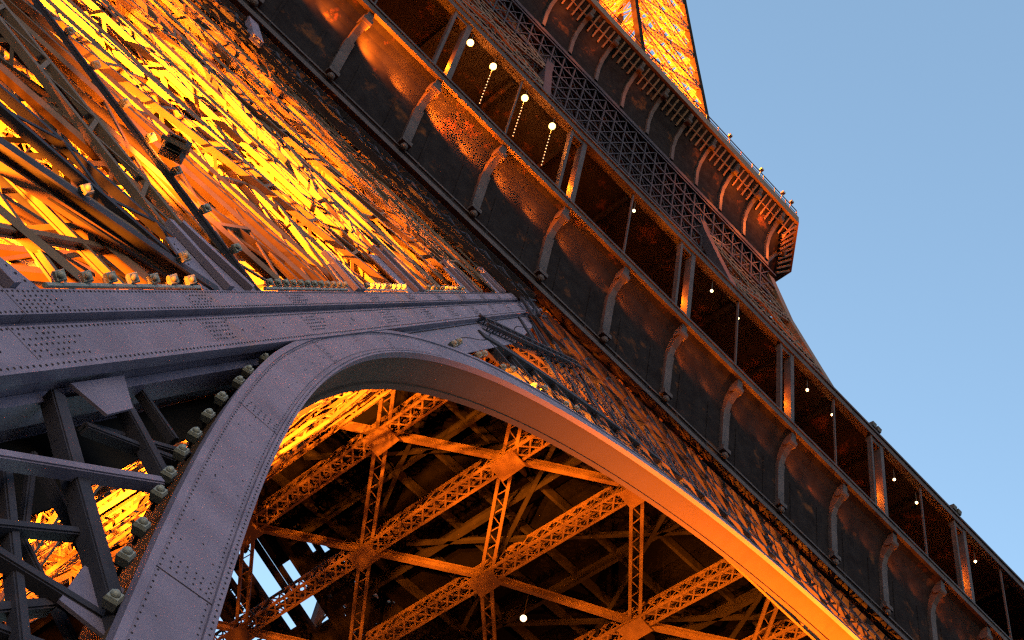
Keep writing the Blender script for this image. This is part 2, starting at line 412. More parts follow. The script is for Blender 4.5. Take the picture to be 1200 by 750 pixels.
# ================================================================== the arch beside the near pier
CO = [-4.095161777324501, 13.329680867799759, -14.13497331494184, 9.28688317796386, -5.62598035351261, 31.22340882714818]
def rad(t):
    t = min(max(t, -.32), math.pi/2); r = 0
    for c_ in CO: r = r*t+c_
    return r
def wid(t): return .66 if t < .15 else (.66-.14*(t-.15)/.2 if t < .35 else .52)
def AP(t, k, c=0., left=True):          # arch point: k = 0 inner rim, 1 outer rim (metres beyond are k>1 via extra)
    r = rad(t)+k
    x = -1-r*math.cos(t)
    return FZ(x if left else -2-x, 13+r*math.sin(t), c)
def strip(mb, ts, k0, k1, c0, c1, left=True, mi=0, closed=True):
    vs = []; fs = []
    for t in ts:
        w0 = k0(t) if callable(k0) else k0; w1 = k1(t) if callable(k1) else k1
        vs += [AP(t,w0,c0,left), AP(t,w1,c0,left), AP(t,w1,c1,left), AP(t,w0,c1,left)]
    for i in range(len(ts)-1):
        a = 4*i; b = a+4
        for j in range(4):
            q = (a+j, a+(j+1)%4, b+(j+1)%4, b+j); fs.append(q if not left else q[::-1])
    fs += [(0,1,2,3) if left else (3,2,1,0), tuple(4*(len(ts)-1)+j for j in ((3,2,1,0) if left else (0,1,2,3)))]
    mb.add(vs, fs, mi)
TS = [-.30+i*(math.pi/2+.30)/150 for i in range(151)]
am = MB()
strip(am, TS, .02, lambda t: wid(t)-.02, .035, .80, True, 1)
strip(am, TS, -.03, .05, -.04, .10); strip(am, TS, lambda t: wid(t)-.05, lambda t: wid(t)+.03, -.035, .10)     # rim angles
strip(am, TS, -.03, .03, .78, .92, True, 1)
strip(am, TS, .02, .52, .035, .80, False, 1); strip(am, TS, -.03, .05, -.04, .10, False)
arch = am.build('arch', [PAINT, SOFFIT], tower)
seamt = [-.30, -.099, .0585, .228, .384, .52, .66, .80, .94, 1.08, 1.22, 1.36, math.pi/2]
for t0, t1 in zip(seamt[:-1], seamt[1:]):
    mb = MB(); N = max(4, int((t1-t0)*70)); g_ = .0004
    strip(mb, [t0+g_+(t1-t0-2*g_)*i/N for i in range(N+1)], .052, lambda t: wid(t)-.052, -.012, .03)
    mb.build('rim_plate', PAINT, arch)
rv = MB()
t = -.25
while t < 1.2:
    rv.rivet(AP(t,.09,-.012), -n, .010); rv.rivet(AP(t,wid(t)-.085,-.012), -n, .011)
    if t < .5: rv.rivet(AP(t+.0014,.01,-.04), -n, .012)
    t += .0034
for st in seamt[1:7]:
    for i in range(2 if st > .1 else 3):
        k = .12
        while k < wid(st)-.1:
            rv.rivet(AP(st+.0035+.0033*i,k+random.uniform(-.01,.01),-.012), -n, .011); k += .075
for _ in range(60): tt = random.uniform(-.2,.5); rv.rivet(AP(tt,random.uniform(.15,wid(tt)-.15),-.012), -n, .010)
rv.build('rivet', RIVET, arch)['kind'] = 'stuff'
# outer rib of the arch, radials between the ribs, fine tracery
rib = MB(); RIBK = 2.6
TR = [t for t in TS if t > .4 and (AP(t,RIBK+.28)-O).dot(e) < -.95]
strip(rib, TR, RIBK, RIBK+.28, .05, .5); 
mb = MB(); mb.beam(FP(54.1,15.0,-.3),FP(57.5,15.4,-.3),.5,.25,n); mb.beam(FP(57.5,15.4,-.3),FP(50,11.9,-.3),.45,.25,n); mb.beam(FP(57.5,15.4,-.3),FP(66,18.2,-.3),.5,.25,n); mb.build('corner_bracket', PAINT, tower)
rib.build('outer_rib', SPAINT, arch)
tr = MB(); t = .50; i = 0
while t < 1.56:
    if t < TR[0]: t += .05; continue
    p = AP(t,wid(t),.2); q = AP(t,RIBK,.2); p2 = AP(t+.05,wid(t),.2); q2 = AP(t+.05,RIBK,.2)
    tr.beam(p,q,.16,.2,n); tr.beam(p,q2,.07,.07,n); tr.beam(q,p2,.07,.07,n)
    m_ = (p+q2)/2
    rr = .5; pts = [m_+e*rr*math.cos(a)+d*rr*math.sin(a) for a in [k*math.pi/4 for k in range(8)]]
    for k in range(8): tr.beam(pts[k],pts[(k+1)%8],.06,.06,n)
    t += .05
tr.build('tracery', SPAINT, arch)

# ---- bracing between the chord and the arch foot
sp = MB()
def bar(a0,b0,a1,b1,w,h,c=.35,name='spandrel_bar',mt=SPAINT):
    w *= .45; h *= .5
    mb = MB(); p = FP(a0,b0,c); q = FP(a1,b1,c)
    mb.beam(p,q,w,.03,n); 
    s_ = (q-p).normalized().cross(n)*(w/2)
    mb.beam(p+s_+n*(h/2),q+s_+n*(h/2),.03,h,n); mb.beam(p-s_+n*(h/2),q-s_+n*(h/2),.03,h,n)
    return mb.build(name, mt, arch)
bar(13.45,-.85,11.1,-2.95,.30,.3,.20); bar(14.95,-.85,14.15,-1.95,.24,.26,.25)
bar(11.2,-1.28,13.6,-2.0,.15,.24,.12,mt=PAINT); bar(10.4,-1.6,12.1,-2.12,.12,.18,.3)
bar(10.5,-1.65,11.3,-2.85,.18,.2,.3); bar(11.85,-1.40,9.8,-2.95,.15,.2,.34)
bar(9.8,-2.2,11.0,-2.46,.14,.2,.40); bar(15.9,-.85,15.6,-1.5,.12,.18,.4); bar(14.0,-1.1,15.6,-1.7,.12,.15,.4)
bar(13.76,-1.15,14.9,-1.75,.12,.2,.32); bar(9.6,-1.9,10.9,-3.0,.12,.2,.42); bar(12.7,-1.4,12.1,-2.4,.10,.16,.45)
bar(12.9,-1.2,11.6,-1.9,.08,.12,.5); bar(11.6,-1.9,11.0,-2.9,.08,.12,.5)
mb = MB(); mb.plate([FP(13.72,-.80,.15),FP(15.0,-.80,.15),FP(14.5,-1.19,.15),FP(13.85,-1.2,.15)], n, .03); mb.build('gusset_plate', PAINT, arch)
mb = MB(); mb.plate([FP(10.9,-2.5,.3),FP(11.6,-2.35,.3),FP(11.9,-2.75,.3),FP(11.1,-3.1,.3)], n, .03); mb.build('gusset_plate', PAINT, arch)
# dark plate standing in for the unlit interior below the chord
mb = MB(); mb.plate([FP(2,-.74,.96),FP(26,-.74,.96),FP(26,-1.05,.96),FP(16.5,-1.25,.96),FP(13.5,-1.5,.96),FP(2,-1.35,.96)], n, .03); mb.build('shade_plate', DARKIRON, arch)
# gusset where arch and chord part
mb = MB(); mb.plate([FP(29.8,-.60,.105),FP(60.3,-.60,.105),FP(57,-1.15,.105),FP(45,-1.75,.105),FP(34,-1.62,.105),FP(30.5,-1.45,.105)], n, .03)
gp = mb.build('gusset_plate', PAINT, arch)
rv = MB(); a = 29
while a < 56:
    rv.rivet(FP(a,-.84,.105),-n,.02); rv.rivet(FP(a,-1.30-.1*math.sin(a),.105),-n,.02); a += .13
rv.build('rivet', RIVET, gp)['kind'] = 'stuff'

# ---- lattice wall between the arch and the gallery
tw = MB(); KZ = math.sqrt(1+S*S)
ztop = 49.6; vtop = ztop*KZ
def vext(x):                                    # slant height of the arch's outer rib at x
    lo, hi = 0., math.pi/2
    for _ in range(40):
        t = (lo+hi)/2
        xx = -1-(rad(t)+RIBK+.28)*math.cos(t)
        if xx < x: lo = t
        else: hi = t
    return 13+(rad(t)+RIBK+.28)*math.sin(t)
def vch(x):                                     # slant height of the chord edge at x
    return (x+XI0-1.0)/SX*KZ
xs = [-19.4+1.25*i for i in range(30)]
for c in (.10, 1.25):
    for v, w in ((vtop,.40),(vtop-2.9,.22),(vtop-5.6,.34)):
        x0 = max(-24, (v/KZ)*SX-XI0+1.0); tw.beam(FZ(x0,v,c), FZ(20,v,c), .10, w, n)
        tw.beam(FZ(x0,v+w*.4,c-.06), FZ(20,v+w*.4,c-.06), .14, .03, n)
    for i, x in enumerate(xs):
        if c > 1 and i % 2: continue
        vb = vext(x) if x < -1 else vext(-2-x)
        v1 = min(vtop, vch(x))
        if v1-vb < .3: continue
        tw.beam(FZ(x,vb,c), FZ(x,v1,c), .12 if i%2 else .2, .10, n)
        x2 = x+1.25; vb2 = vext(x2) if x2 < -1 else vext(-2-x2)
        hs = [vb]+[h_ for h_ in (vtop-5.6,vtop-2.9,vtop) if h_ > vb+.5]
        for h0, h1 in zip(hs[:-1], hs[1:]):
            if h1 > vch(x2)+1 or h1-h0 < .4: continue
            if abs(h1-(vtop-2.9)) < .01 and -20 < x < -9.5: continue        # long open slots
            tw.beam(FZ(x,max(h0,vb),c), FZ(x2,h1,c), .09, .03, n); tw.beam(FZ(x2,max(h0,vb2),c+.03), FZ(x,h1,c+.03), .09, .03, n)
            xm = (x+x2)/2
            tw.beam(FZ(xm,max(h0,vb),c+.05), FZ(xm,h1,c+.05), .05, .03, n)
for i, x in enumerate(xs):
    if i % 2 == 0 and vch(x) > vtop-3:
        for v in (vtop,vtop-2.9,vtop-5.6): tw.beam(FZ(x,v,.1), FZ(x,v,1.3), .08, .08)
for c in (-.15, .9):
    for v, w in ((vtop,.35),(vtop-2.2,.2),(vtop-4.2,.3)): tw.beam(FZ(-36,v,c), FZ(max(-24,(v/KZ)*SX-XI0+.2),v,c), .1, w, n); tw.beam(FZ(-36,v,c), FZ((v/KZ)*SX-XI0+.2,v,c), .08, w, n)
    x = -35.5
    while x < -16.5:
        h0, h1 = vtop-4.2, vtop
        if x > (h0/KZ)*SX-XI0-.8: h0 = vch(x)-.5
        if h1-h0 > .5:
            tw.beam(FZ(x,h0,c), FZ(x,h1,c), .14, .1, n)
            for ha, hb in ((h0,(h0+h1)/2),((h0+h1)/2,h1)):
                tw.beam(FZ(x,ha,c), FZ(x+1.,hb,c), .09, .03, n); tw.beam(FZ(x+1.,ha,c+.03), FZ(x,hb,c+.03), .09, .03, n); tw.beam(FZ(x+.5,ha,c+.05), FZ(x+.5,hb,c+.05), .06, .03, n)
        x += 1.
truss = tw.build('spandrel_truss', SPAINT, tower)
mb = MB(); p = FP(40.8,-.9,.02); q = FP(53.5,-3.46,.02); mb.girder(p,q,.40,.3,n,.08,.05); mb.build('brace', SPAINT, truss)
mb = MB(); p = FP(46,-1.6,.3); q = FP(51.5,-5.3,.3); mb.girder(p,q,.40,.3,n,.08,.05); mb.build('brace', IRON, truss)
# the solid inner girder behind the lattice
mb = MB(); mb.hexa([FZ(-17,vtop-2.6,1.9),FZ(22,vtop-2.6,1.9),FZ(22,vtop-2.6,2.0),FZ(-17,vtop-2.6,2.0),FZ(-16,vtop+2,1.9),FZ(22,vtop+2,1.9),FZ(22,vtop+2,2.0),FZ(-16,vtop+2,2.0)])
for i in range(16): mb.beam(FZ(-16+2.5*i,vtop-2.5,1.85), FZ(-16+2.5*i,vtop+1.5,1.85), .12, .1, n)
mb.plate([FZ(-18.5,49.9,1.5),FZ(-9.5,49.9,1.5),FZ(-9.5,52.5,1.5),FZ(-17.5,52.5,1.5)], n, .05)
mb.build('inner_girder', IRON, truss)

# ================================================================== first gallery
def ext(mb, prof, x0, x1, mi=0):                # extrude a closed y,z profile along x
    k = len(prof); vs = [(x0,y,z) for y,z in prof]+[(x1,y,z) for y,z in prof]
    mb.add(vs, [tuple(range(k)), tuple(range(2*k-1,k-1,-1))]+[(i,k+i,k+(i+1)%k,(i+1)%k) for i in range(k)], mi)
GX0, GX1 = -37., 37.
gm = MB()
ext(gm, [(-36.0,50.2),(-35.7,50.2),(-35.7,55.4),(-36.0,53.6)][::-1], GX0, GX1)
cove = [(-36.0,53.6),(-36.03,54.1),(-36.13,54.6),(-36.33,55.05),(-36.6,55.35),(-36.85,55.46)]
for (y0,z0),(y1,z1) in zip(cove[:-1], cove[1:]):
    gm.add([(GX0,y0,z0),(GX1,y0,z0),(GX1,y1,z1),(GX0,y1,z1)], [(3,2,1,0)])
ext(gm, [(-36.6,55.47),(-30.,55.47),(-30.,55.75),(-36.6,55.75)], GX0, GX1)          # floor
ext(gm, [(-36.6,61.62),(-30.,61.62),(-30.,61.9),(-36.6,61.9)], GX0, GX1)            # ceiling
ext(gm, [(-31.6,55.76),(-31.4,55.76),(-31.4,61.61),(-31.6,61.61)], GX0, GX1)        # back wall
ext(gm, [(-36.5,62.1),(-31.,63.4),(-31.,63.5),(-36.5,62.2)], GX0, GX1)              # roof
for i in range(20):                                                                  # ceiling joists
    x = -36+3.88*i-.6; gm.box((x,-36.55,61.3),(x+.14,-31.62,61.615))
for i in range(38):                                                                  # panel battens of the frieze wall
    x = -25+.45+1.94*(i-6)+.97; gm.box((x-.06,-36.045,50.45),(x+.06,-36.003,53.5))
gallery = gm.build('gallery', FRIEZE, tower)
for rz in (math.pi/2, math.pi, -math.pi/2):
    c = gallery.copy(); scene.collection.objects.link(c); c.parent = tower; c.rotation_euler = (0,0,rz)
mb = MB(); ext(mb, [(-37.0,55.5),(-36.62,55.5),(-36.62,55.98),(-37.0,55.98)], GX0, GX1); mb.box((GX0,-37.06,55.9),(GX1,-36.6,56.02)); mb.box((GX0,-37.04,55.47),(GX1,-36.7,55.53)); mb.build('rail', GALPAINT, gallery)
mb = MB(); ext(mb, [(-37.0,61.5),(-36.62,61.5),(-36.62,62.0),(-37.0,62.0)], GX0, GX1); mb.box((GX0,-37.08,61.92),(GX1,-36.5,62.06)); mb.box((GX0,-37.03,61.46),(GX1,-36.66,61.53)); mb.build('cornice', GALPAINT, gallery)
mb = MB(); mb.box((GX0,-36.14,50.08),(GX1,-35.7,50.2)); mb.box((GX0,-36.10,50.21),(GX1,-36.003,50.42)); mb.box((GX0,-36.06,50.75),(GX1,-36.004,50.85))
mb.build('ledge', GALPAINT, gallery)
cons = None
for k in range(-2, 16):
    x = -24.5+3.88*k
    if x < GX0+.5 or x > GX1-.5: continue
    if cons is None:
        mb = MB()
        prof = [(-36.003,50.9),(-36.30,50.9),(-36.30,51.15),(-36.17,51.3),(-36.17,53.3),(-36.22,53.8),(-36.36,54.25),(-36.62,54.55),(-36.86,54.75),(-36.92,55.05),(-36.92,55.44),(-36.65,55.40),(-36.36,55.1),(-36.14,54.6),(-36.04,54.1),(-36.004,53.6)]
        ext(mb, prof, -.15, .15)
        ext(mb, [(y-.03 if y < -36.1 else y, z) for y, z in prof[2:6]]+[(-36.01,53.8),(-36.01,51.15)], -.21, .21)
        mb.tube((-.23,-36.70,54.92),(.23,-36.70,54.92),.25,12); mb.box((-.25,-36.34,50.88),(.25,-36.005,51.12))
        mb.ball((0,-36.2,50.7),.17,8,6)
        cons = mb.build('console', GALPAINT, gallery); cons.location = (x,0,0)
    else:
        c = cons.copy(); scene.collection.objects.link(c); c.parent = gallery; c.location = (x,0,0)
pf = None; ps = None
PX = [-32.75,-25.05,-17.45,-9.72,-2.2,5.1,12.3,20.0,27.7]
for x in PX:
    if pf is None:
        mb = MB(); mb.box((-.07,-36.95,56.03),(.07,-36.7,61.46)); mb.box((.72,-36.95,56.03),(.98,-36.55,61.46)); mb.box((-.07,-36.93,56.03),(1.0,-36.56,56.24))
        mb.box((-.06,-36.92,61.2),(.97,-36.6,61.45))
        pf = mb.build('post_pair', GALPAINT, gallery); pf.location = (x,0,0)
        mb = MB(); mb.box((-.035,-36.88,56.03),(.035,-36.78,61.46)); ps = mb.build('slim_post', GALPAINT, gallery); ps.location = (x+4.3,0,0)
    else:
        for o_, dx in ((pf,0),(ps,4.3)):
            c = o_.copy(); scene.collection.objects.link(c); c.parent = gallery; c.location = (x+dx,0,0)
# windows in the gallery's back wall
wn = None
for i in range(19):
    x = -35+3.88*i
    if wn is None:
        mb = MB(); mb.box((-1.4,-31.66,57.),(1.4,-31.61,60.6),1)
        for xx in (-1.45,-.48,.48,1.45): mb.box((xx-.05,-31.72,56.95),(xx+.05,-31.6,60.7),0)
        for zz in (56.95,59.4,60.65): mb.box((-1.5,-31.715,zz-.05),(1.5,-31.602,zz+.05),0)
        wn = mb.build('window', [DARKIRON, GLASSY], gallery); wn.location = (x,0,0)
    else:
        c = wn.copy(); scene.collection.objects.link(c); c.parent = gallery; c.location = (x,0,0)

# ================================================================== first floor, seen from below
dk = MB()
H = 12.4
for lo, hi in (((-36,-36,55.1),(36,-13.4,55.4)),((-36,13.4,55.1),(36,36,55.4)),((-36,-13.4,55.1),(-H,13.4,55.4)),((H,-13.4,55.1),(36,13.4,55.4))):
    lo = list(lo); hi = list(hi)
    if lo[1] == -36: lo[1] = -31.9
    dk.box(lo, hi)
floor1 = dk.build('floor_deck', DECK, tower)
fg = []
def floor_girder(p, q, w, h, mt=IRON, name='floor_girder', ang=.12, lace=.09, pitch=None, x=True):
    mb = MB(); mb.girder(p, q, w, h, (0,0,1), ang, lace, pitch, 'wh', 0, x); return mb.build(name, mt, floor1)
ZF = 53.7
gx = [-18.7,-13.9,-9.2,-4.3,2.5,7.4,12.3,17.]
for x in gx:
    floor_girder((x,-34.,ZF),(x,0,ZF),.85,.85,pitch=.8)
# wind bracing between the girders, a gusset plate at every node
nodes = {}
for k, x in enumerate(gx):
    for j in range(-1,4): nodes[(k,j)] = V((x,-22.7-3.75*(k-1)+10.05*j if k < 4 else -24.1+10.05*(j-1)-3.75*(k-4)+10.05*(1 if k>5 else 0),ZF-.25))
gpl = None
for (k,j), p in nodes.items():
    if not (-33.2 < p.y < -2): continue
    if gpl is None:
        mb = MB(); mb.hexa([V((-.55,-.85,-.45)),V((.55,-.75,-.45)),V((.62,.85,-.45)),V((-.5,.72,-.45)),V((-.55,-.85,-.41)),V((.55,-.75,-.41)),V((.62,.85,-.41)),V((-.5,.72,-.41))])
        gpl = mb.build('gusset_plate', IRON, floor1); gpl.location = p
    else:
        c = gpl.copy(); scene.collection.objects.link(c); c.parent = floor1; c.location = p
for (k,j), p in nodes.items():
    for dj in (0,1):
        q = nodes.get((k+1,j+dj))
        if q is None: continue
        if dj == 0 and abs(q.y-p.y) > 6: continue
        if not (-34 < (p.y+q.y)/2 < -3) : continue
        if p.y < -33.8: p = p.lerp(q,(-33.8-p.y)/(q.y-p.y))
        if q.y < -33.8: q = q.lerp(p,(-33.8-q.y)/(p.y-q.y))
        if dj == 0:
            mb = MB(); mb.beam(p,q,.24,.22); mb.beam(p+V((0,0,.26)),q+V((0,0,.26)),.28,.05); mb.build('wind_brace', IRON, floor1)
        else:
            mb = MB(); dv = (q-p).normalized().cross(V((0,0,1)))*.26
            mb.beam(p+dv,q+dv,.16,.2); mb.beam(p-dv,q-dv,.16,.2)
            nn = int((q-p).length/.6)
            for i in range(nn):
                a = p.lerp(q,i/nn); b = p.lerp(q,(i+1)/nn); sg = 1 if i%2 else -1
                mb.beam(a+dv*sg, b-dv*sg, .05, .03)
            mb.build('wind_brace', IRON, floor1)
# upper grid of joists under the deck
jm = MB()
for i in range(12): y = -31+2.6*i; jm.beam((-30,y,54.6),(30,y,54.6),.18,.5) if y < -13.2 else (jm.beam((-30,y,54.6),(-H,y,54.6),.18,.5), jm.beam((H,y,54.6),(30,y,54.6),.18,.5))
for x in (-11.6,-6.8,-1,5,10): jm.beam((x,-32,54.3),(x,-13,54.3),.2,.7)
for x in (-16,-21,16,21): jm.beam((x,-32,54.3),(x,30,54.3),.2,.7)
for k in range(6):
    jm.beam((-22+7*k,-18,54.05),(-13+7*k,-32,54.05),.22,.2); jm.beam((-24+7*k,-32,54.),(-16+7*k,-16,54.),.2,.18)
jm.build('joist', DARKIRON, floor1)
# dark cover over the central opening, holes placed from image pixels; beams and netting
vb = MB()
holes = [(-12.1,-7.4,-8.3,-6.2),(-9.4,-7.3,-9.5,-8.6),(-6.8,-4.9,-9.4,-7.9),(-11.6,-9.9,-5.6,-4.7),(-7.2,-5.6,-7.1,-6.2),(-9.9,-8.2,-5.2,-4.4),(-8.3,-5.4,-4.6,-3.4),(-9.6,-6.9,-3.0,-1.2),(-10.5,-8.3,-13.3,-12.5),(-10.3,-8.5,-12.2,-11.6),(-9.9,-8.9,-11.3,-10.9),(-12.2,-9.9,-4.1,-2.6),(-12.2,-10.,-2.2,-.9),(-12.2,-10.4,.2,1.4),(-7.,-5.,-1.,.4),(-9.,-7.6,.6,1.8)]
random.seed(21)
for cx, cq in ((-6.9,-13.4),(-5.5,-13.),(-4.4,-13.9),(-6.3,-10.6),(-4.8,-10.4),(-3.4,-10.2),(.2,-15.3),(-2.6,-11.5),(-1,-13)):
    for k in range(5):
        w_ = random.uniform(.1,.34); x_ = cx+random.uniform(-.7,.7); q0 = cq+random.uniform(-.7,.7); holes.append((x_,x_+w_,q0,q0+random.uniform(.12,.4)))
QX = sorted(set([-12.4,12.4]+[h_ for a in holes for h_ in a[:2] if -12.4 < h_ < 12.4])); QQ = sorted(set([-20.,13.]+[h_ for a in holes for h_ in a[2:]]))
for q0, q1 in zip(QQ[:-1], QQ[1:]):
    run = None
    for x0_, x1_ in zip(QX[:-1], QX[1:]):
        mx, mq = (x0_+x1_)/2, (q0+q1)/2
        solid = not any(a[0] < mx < a[1] and a[2] < mq < a[3] for a in holes)
        if solid: run = (run[0], x1_) if run else (x0_, x1_)
        if run and (not solid or x1_ == QX[-1]):
            f_ = lambda x, q: q+.38*(x+10)
            X0, X1 = run; vb.hexa([V((X0,f_(X0,q0),57.)),V((X1,f_(X1,q0),57.)),V((X1,f_(X1,q1),57.)),V((X0,f_(X0,q1),57.)),V((X0,f_(X0,q0),57.2)),V((X1,f_(X1,q0),57.2)),V((X1,f_(X1,q1),57.2)),V((X0,f_(X0,q1),57.2))]); run = None
for q_ in (-9.9,-8.25,-6.6,-5.2,-3.3): vb.beam((-12.4,q_-.38*2.4,56.7),(12.4,q_+.38*22.4,56.7),.2,.4)
vb.build('sky_hole_cover', DARKIRON, floor1)
nb = MB()
for i in range(40): nb.beam((-10.5+.17*i,-13.4,57.9),(-10.5+.17*i,-10.8,57.9),.035,.035)
for i in range(14): nb.beam((-10.8,-13.3+.18*i,57.9),(-4,-13.3+.18*i,57.9),.035,.035)
for i in range(9): nb.beam((-9.4+.45*i,-3.9,57.9),(-9.8+.45*i+.5,-1.6,57.9),.05,.05); nb.beam((-9.4+.45*i,-1.6,57.95),(-9.4+.45*i+.6,-3.9,57.95),.05,.05)
nb.build('netting', DARKIRON, floor1)

# ================================================================== legs between the first and second floors
OUTP = [(55,33.5),(70,28.6),(85,24.7),(95.7,22.0),(99.4,20.7),(109.9,18.7),(113,18.2)]
INP = [(55,17.),(70,14.2),(85,11.8),(95.7,10.2),(109.9,8.6),(113,8.2)]
def itp(tab, z):
    for (a,u),(b,w) in zip(tab[:-1], tab[1:]):
        if z <= b: return u+(w-u)*(z-a)/(b-a)
    return tab[-1][1]
def LC(z, sx, sy):
    return V((itp(INP if sx=='i' else OUTP,z), -itp(INP if sy=='i' else OUTP,z), z))
lz = [55,62,69,76,83,90,96.5,103,109.5]
def make_leg():
    mb = MB()
    for z in lz[1:]:
        c = [LC(z,'o','o'),LC(z,'i','o'),LC(z,'i','i'),LC(z,'o','i')]
        mb.girder(c[0],c[2],.4,.4,ang=.1,lace=.07); mb.girder(c[1],c[3],.4,.4,ang=.1,lace=.07)
        for k in range(4): mb.girder(c[k],c[(k+1)%4],.55,.6,ang=.12,lace=.08)
    root = mb.build('upper_leg', IRON, tower)
    for sx in 'oi':
        for sy in 'oi':
            m2 = MB()
            for z0, z1 in zip(lz[:-1], lz[1:]):
                m2.beam(LC(z0,sx,sy), LC(z1,sx,sy)+V((0,0,.02)), .75, .75, (0,1,0))
            m2.build('chord', IRON if (sx,sy) != ('i','o') else SPAINT, root)
    for z0, z1 in zip(lz[:-1], lz[1:]):
        for (a,b) in ((('o','o'),('i','o')),(('i','o'),('i','i')),(('i','i'),('o','i')),(('o','i'),('o','o'))):
            m2 = MB()
            m2.girder(LC(z0,*a),LC(z1,*b),.6,.5,ang=.12,lace=.08); m2.girder(LC(z0,*b),LC(z1,*a),.6,.5,ang=.12,lace=.08)
            zm = (z0+z1)/2
            m2.girder(LC(zm,*a),LC(z1,*a).lerp(LC(z1,*b),.5),.3,.3,ang=.08,lace=.05); m2.girder(LC(zm,*b),LC(z0,*a).lerp(LC(z0,*b),.5),.3,.3,ang=.08,lace=.05)
            m2.build('cross_brace', IRON, root)
    return root
leg = make_leg()
for sc in ((-1,1,1),(1,-1,1),(-1,-1,1)):
    c = dup(leg); c.parent = tower; c.scale = sc
bt = MB()
for y_, z0, z1 in ((-20.0,99.0,107.8),(-18.2,99.5,107.8),(-15.5,101.,107.8)):
    for k in range(6): z = z0+(z1-z0)*k/5; bt.beam((-18.3,y_,z),(18.3,y_,z),.16 if k%5 else .3,.2)
    for i in range(29):
        x = -17.8+1.22*i; bt.beam((x,y_,z0),(x,y_,z1),.1,.14,(0,1,0))
        for k in range(5):
            a = z0+(z1-z0)*k/5; b = z0+(z1-z0)*(k+1)/5
            bt.beam((x,y_,a),(x+1.22,y_,b),.08,.05,(0,1,0)); bt.beam((x+1.22,y_+.07,a),(x,y_+.07,b),.08,.05,(0,1,0))
for i in range(14):
    x = -17.8+2.44*i
    for z in (99.3,103.4,107.5): bt.beam((x,-20,z),(x+1.2,-15.5,z),.12,.12)
bt.build('leg_truss', SPAINT, tower)
# ================================================================== second platform
PW, CH = 22.25, 3.62
def oct_(w, c, z): return [V(p) for p in ((-w+c,-w,z),(w-c,-w,z),(w,-w+c,z),(w,w-c,z),(w-c,w,z),(-w+c,w,z),(-w,w-c,z),(-w,-w+c,z))]
p2 = MB()
rings = [oct_(19.0,2.6,108.3),oct_(20.0,2.8,108.35),oct_(20.0,2.8,111.2),oct_(20.25,2.9,112.3),oct_(20.8,3.1,113.4),oct_(21.5,3.35,114.2),oct_(22.05,3.55,114.62)]
for ra, rb in zip(rings[:-1], rings[1:]):
    for i in range(8): p2.add([ra[i],ra[(i+1)%8],rb[(i+1)%8],rb[i]], [(0,1,2,3)])
# underside of the floor: a plate with a square opening, girders below it
for lo, hi in (((-18.9,-18.9,109.),(18.9,-6,109.3)),((-18.9,6,109.),(18.9,18.9,109.3)),((-18.9,-6,109.),(-6,6,109.3)),((6,-6,109.),(18.9,6,109.3))): p2.box(lo, hi)
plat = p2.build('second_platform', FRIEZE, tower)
gm2 = MB()
for i in range(10):
    x = -17+3.78*i; gm2.girder((x,-19,108.2),(x,19,108.2),.4,.9,ang=.1,lace=.07,pitch=1.2); gm2.girder((-19,x,108.0),(19,x,108.0),.4,.7,ang=.1,lace=.07,pitch=1.2)
gm2.build('joist', IRON, plat)
mb = MB()
ra, rb, rc, rd = oct_(22.0,3.55,114.6), oct_(22.3,3.63,114.6), oct_(22.3,3.63,115.6), oct_(22.0,3.55,115.6)
for i in range(8):
    j = (i+1)%8; mb.hexa([ra[i],rb[i],rb[j],ra[j],rd[i],rc[i],rc[j],rd[j]])
mb.build('rim', IRON, plat)
mb = MB()
for zz in (108.3,):
    ra, rb = oct_(20.12,2.83,zz-.1), oct_(20.12,2.83,zz+.35); r2, r3 = oct_(19.9,2.78,zz-.1), oct_(19.9,2.78,zz+.35)
    for i in range(8): j = (i+1)%8; mb.hexa([r2[i],ra[i],ra[j],r2[j],r3[i],rb[i],rb[j],r3[j]])
mb.build('ledge', SPAINT, plat)
# consoles and slatted soffit between them
cm = None
cprof = [(-20.004,108.8),(-20.22,108.8),(-20.22,111.0),(-20.45,112.2),(-21.0,113.2),(-21.75,113.9),(-22.0,114.2),(-22.02,114.58),(-21.5,114.16),(-20.8,113.36),(-20.25,112.26),(-20.004,111.15)]
slat = MB()
for i in range(14):
    x = 16.4-3.1*i+.6
    if x < -18.: break
    if cm is None:
        mb = MB(); ext(mb, cprof, -.16, .16); mb.tube((-.22,-21.6,113.75),(.22,-21.6,113.75),.3,10)
        cm = mb.build('console', GALPAINT, plat); cm.location = (x,0,0)
    else:
        c = cm.copy(); scene.collection.objects.link(c); c.parent = plat; c.location = (x,0,0)
c = cm.copy(); scene.collection.objects.link(c); c.parent = plat; c.rotation_euler = (0,0,math.pi/4); cc = (20.0-1.4+.05)*math.sqrt(2)-0.0
dpt = V((1,-1,0)).normalized()*((20.0-2.8+20.0)/math.sqrt(2)-20.0); c.location = dpt
c = cm.copy(); scene.collection.objects.link(c); c.parent = plat; c.rotation_euler = (0,0,math.pi/2); c.location = (0,-15.5,0)
x = -18.3
while x < 18.5:
    slat.beam((x,-20.75,113.2),(x,-22.0,114.5),.16,.14,(1,0,0)); x += .62
slat.beam((-18.6,-21.4,113.85),(18.6,-21.4,113.85),.07,.1)
a0, a1 = V((18.1,-20.85,113.3)), V((20.85,-18.1,113.3)); b0, b1 = V((18.65,-22.0,114.5)), V((22.0,-18.65,114.5))
for i in range(9): slat.beam(a0.lerp(a1,i/8), b0.lerp(b1,i/8), .16, .14, (1,1,0))
slat.build('soffit_slat', IRON, plat)
rl = MB(); o8 = oct_(22.15,3.6,0)
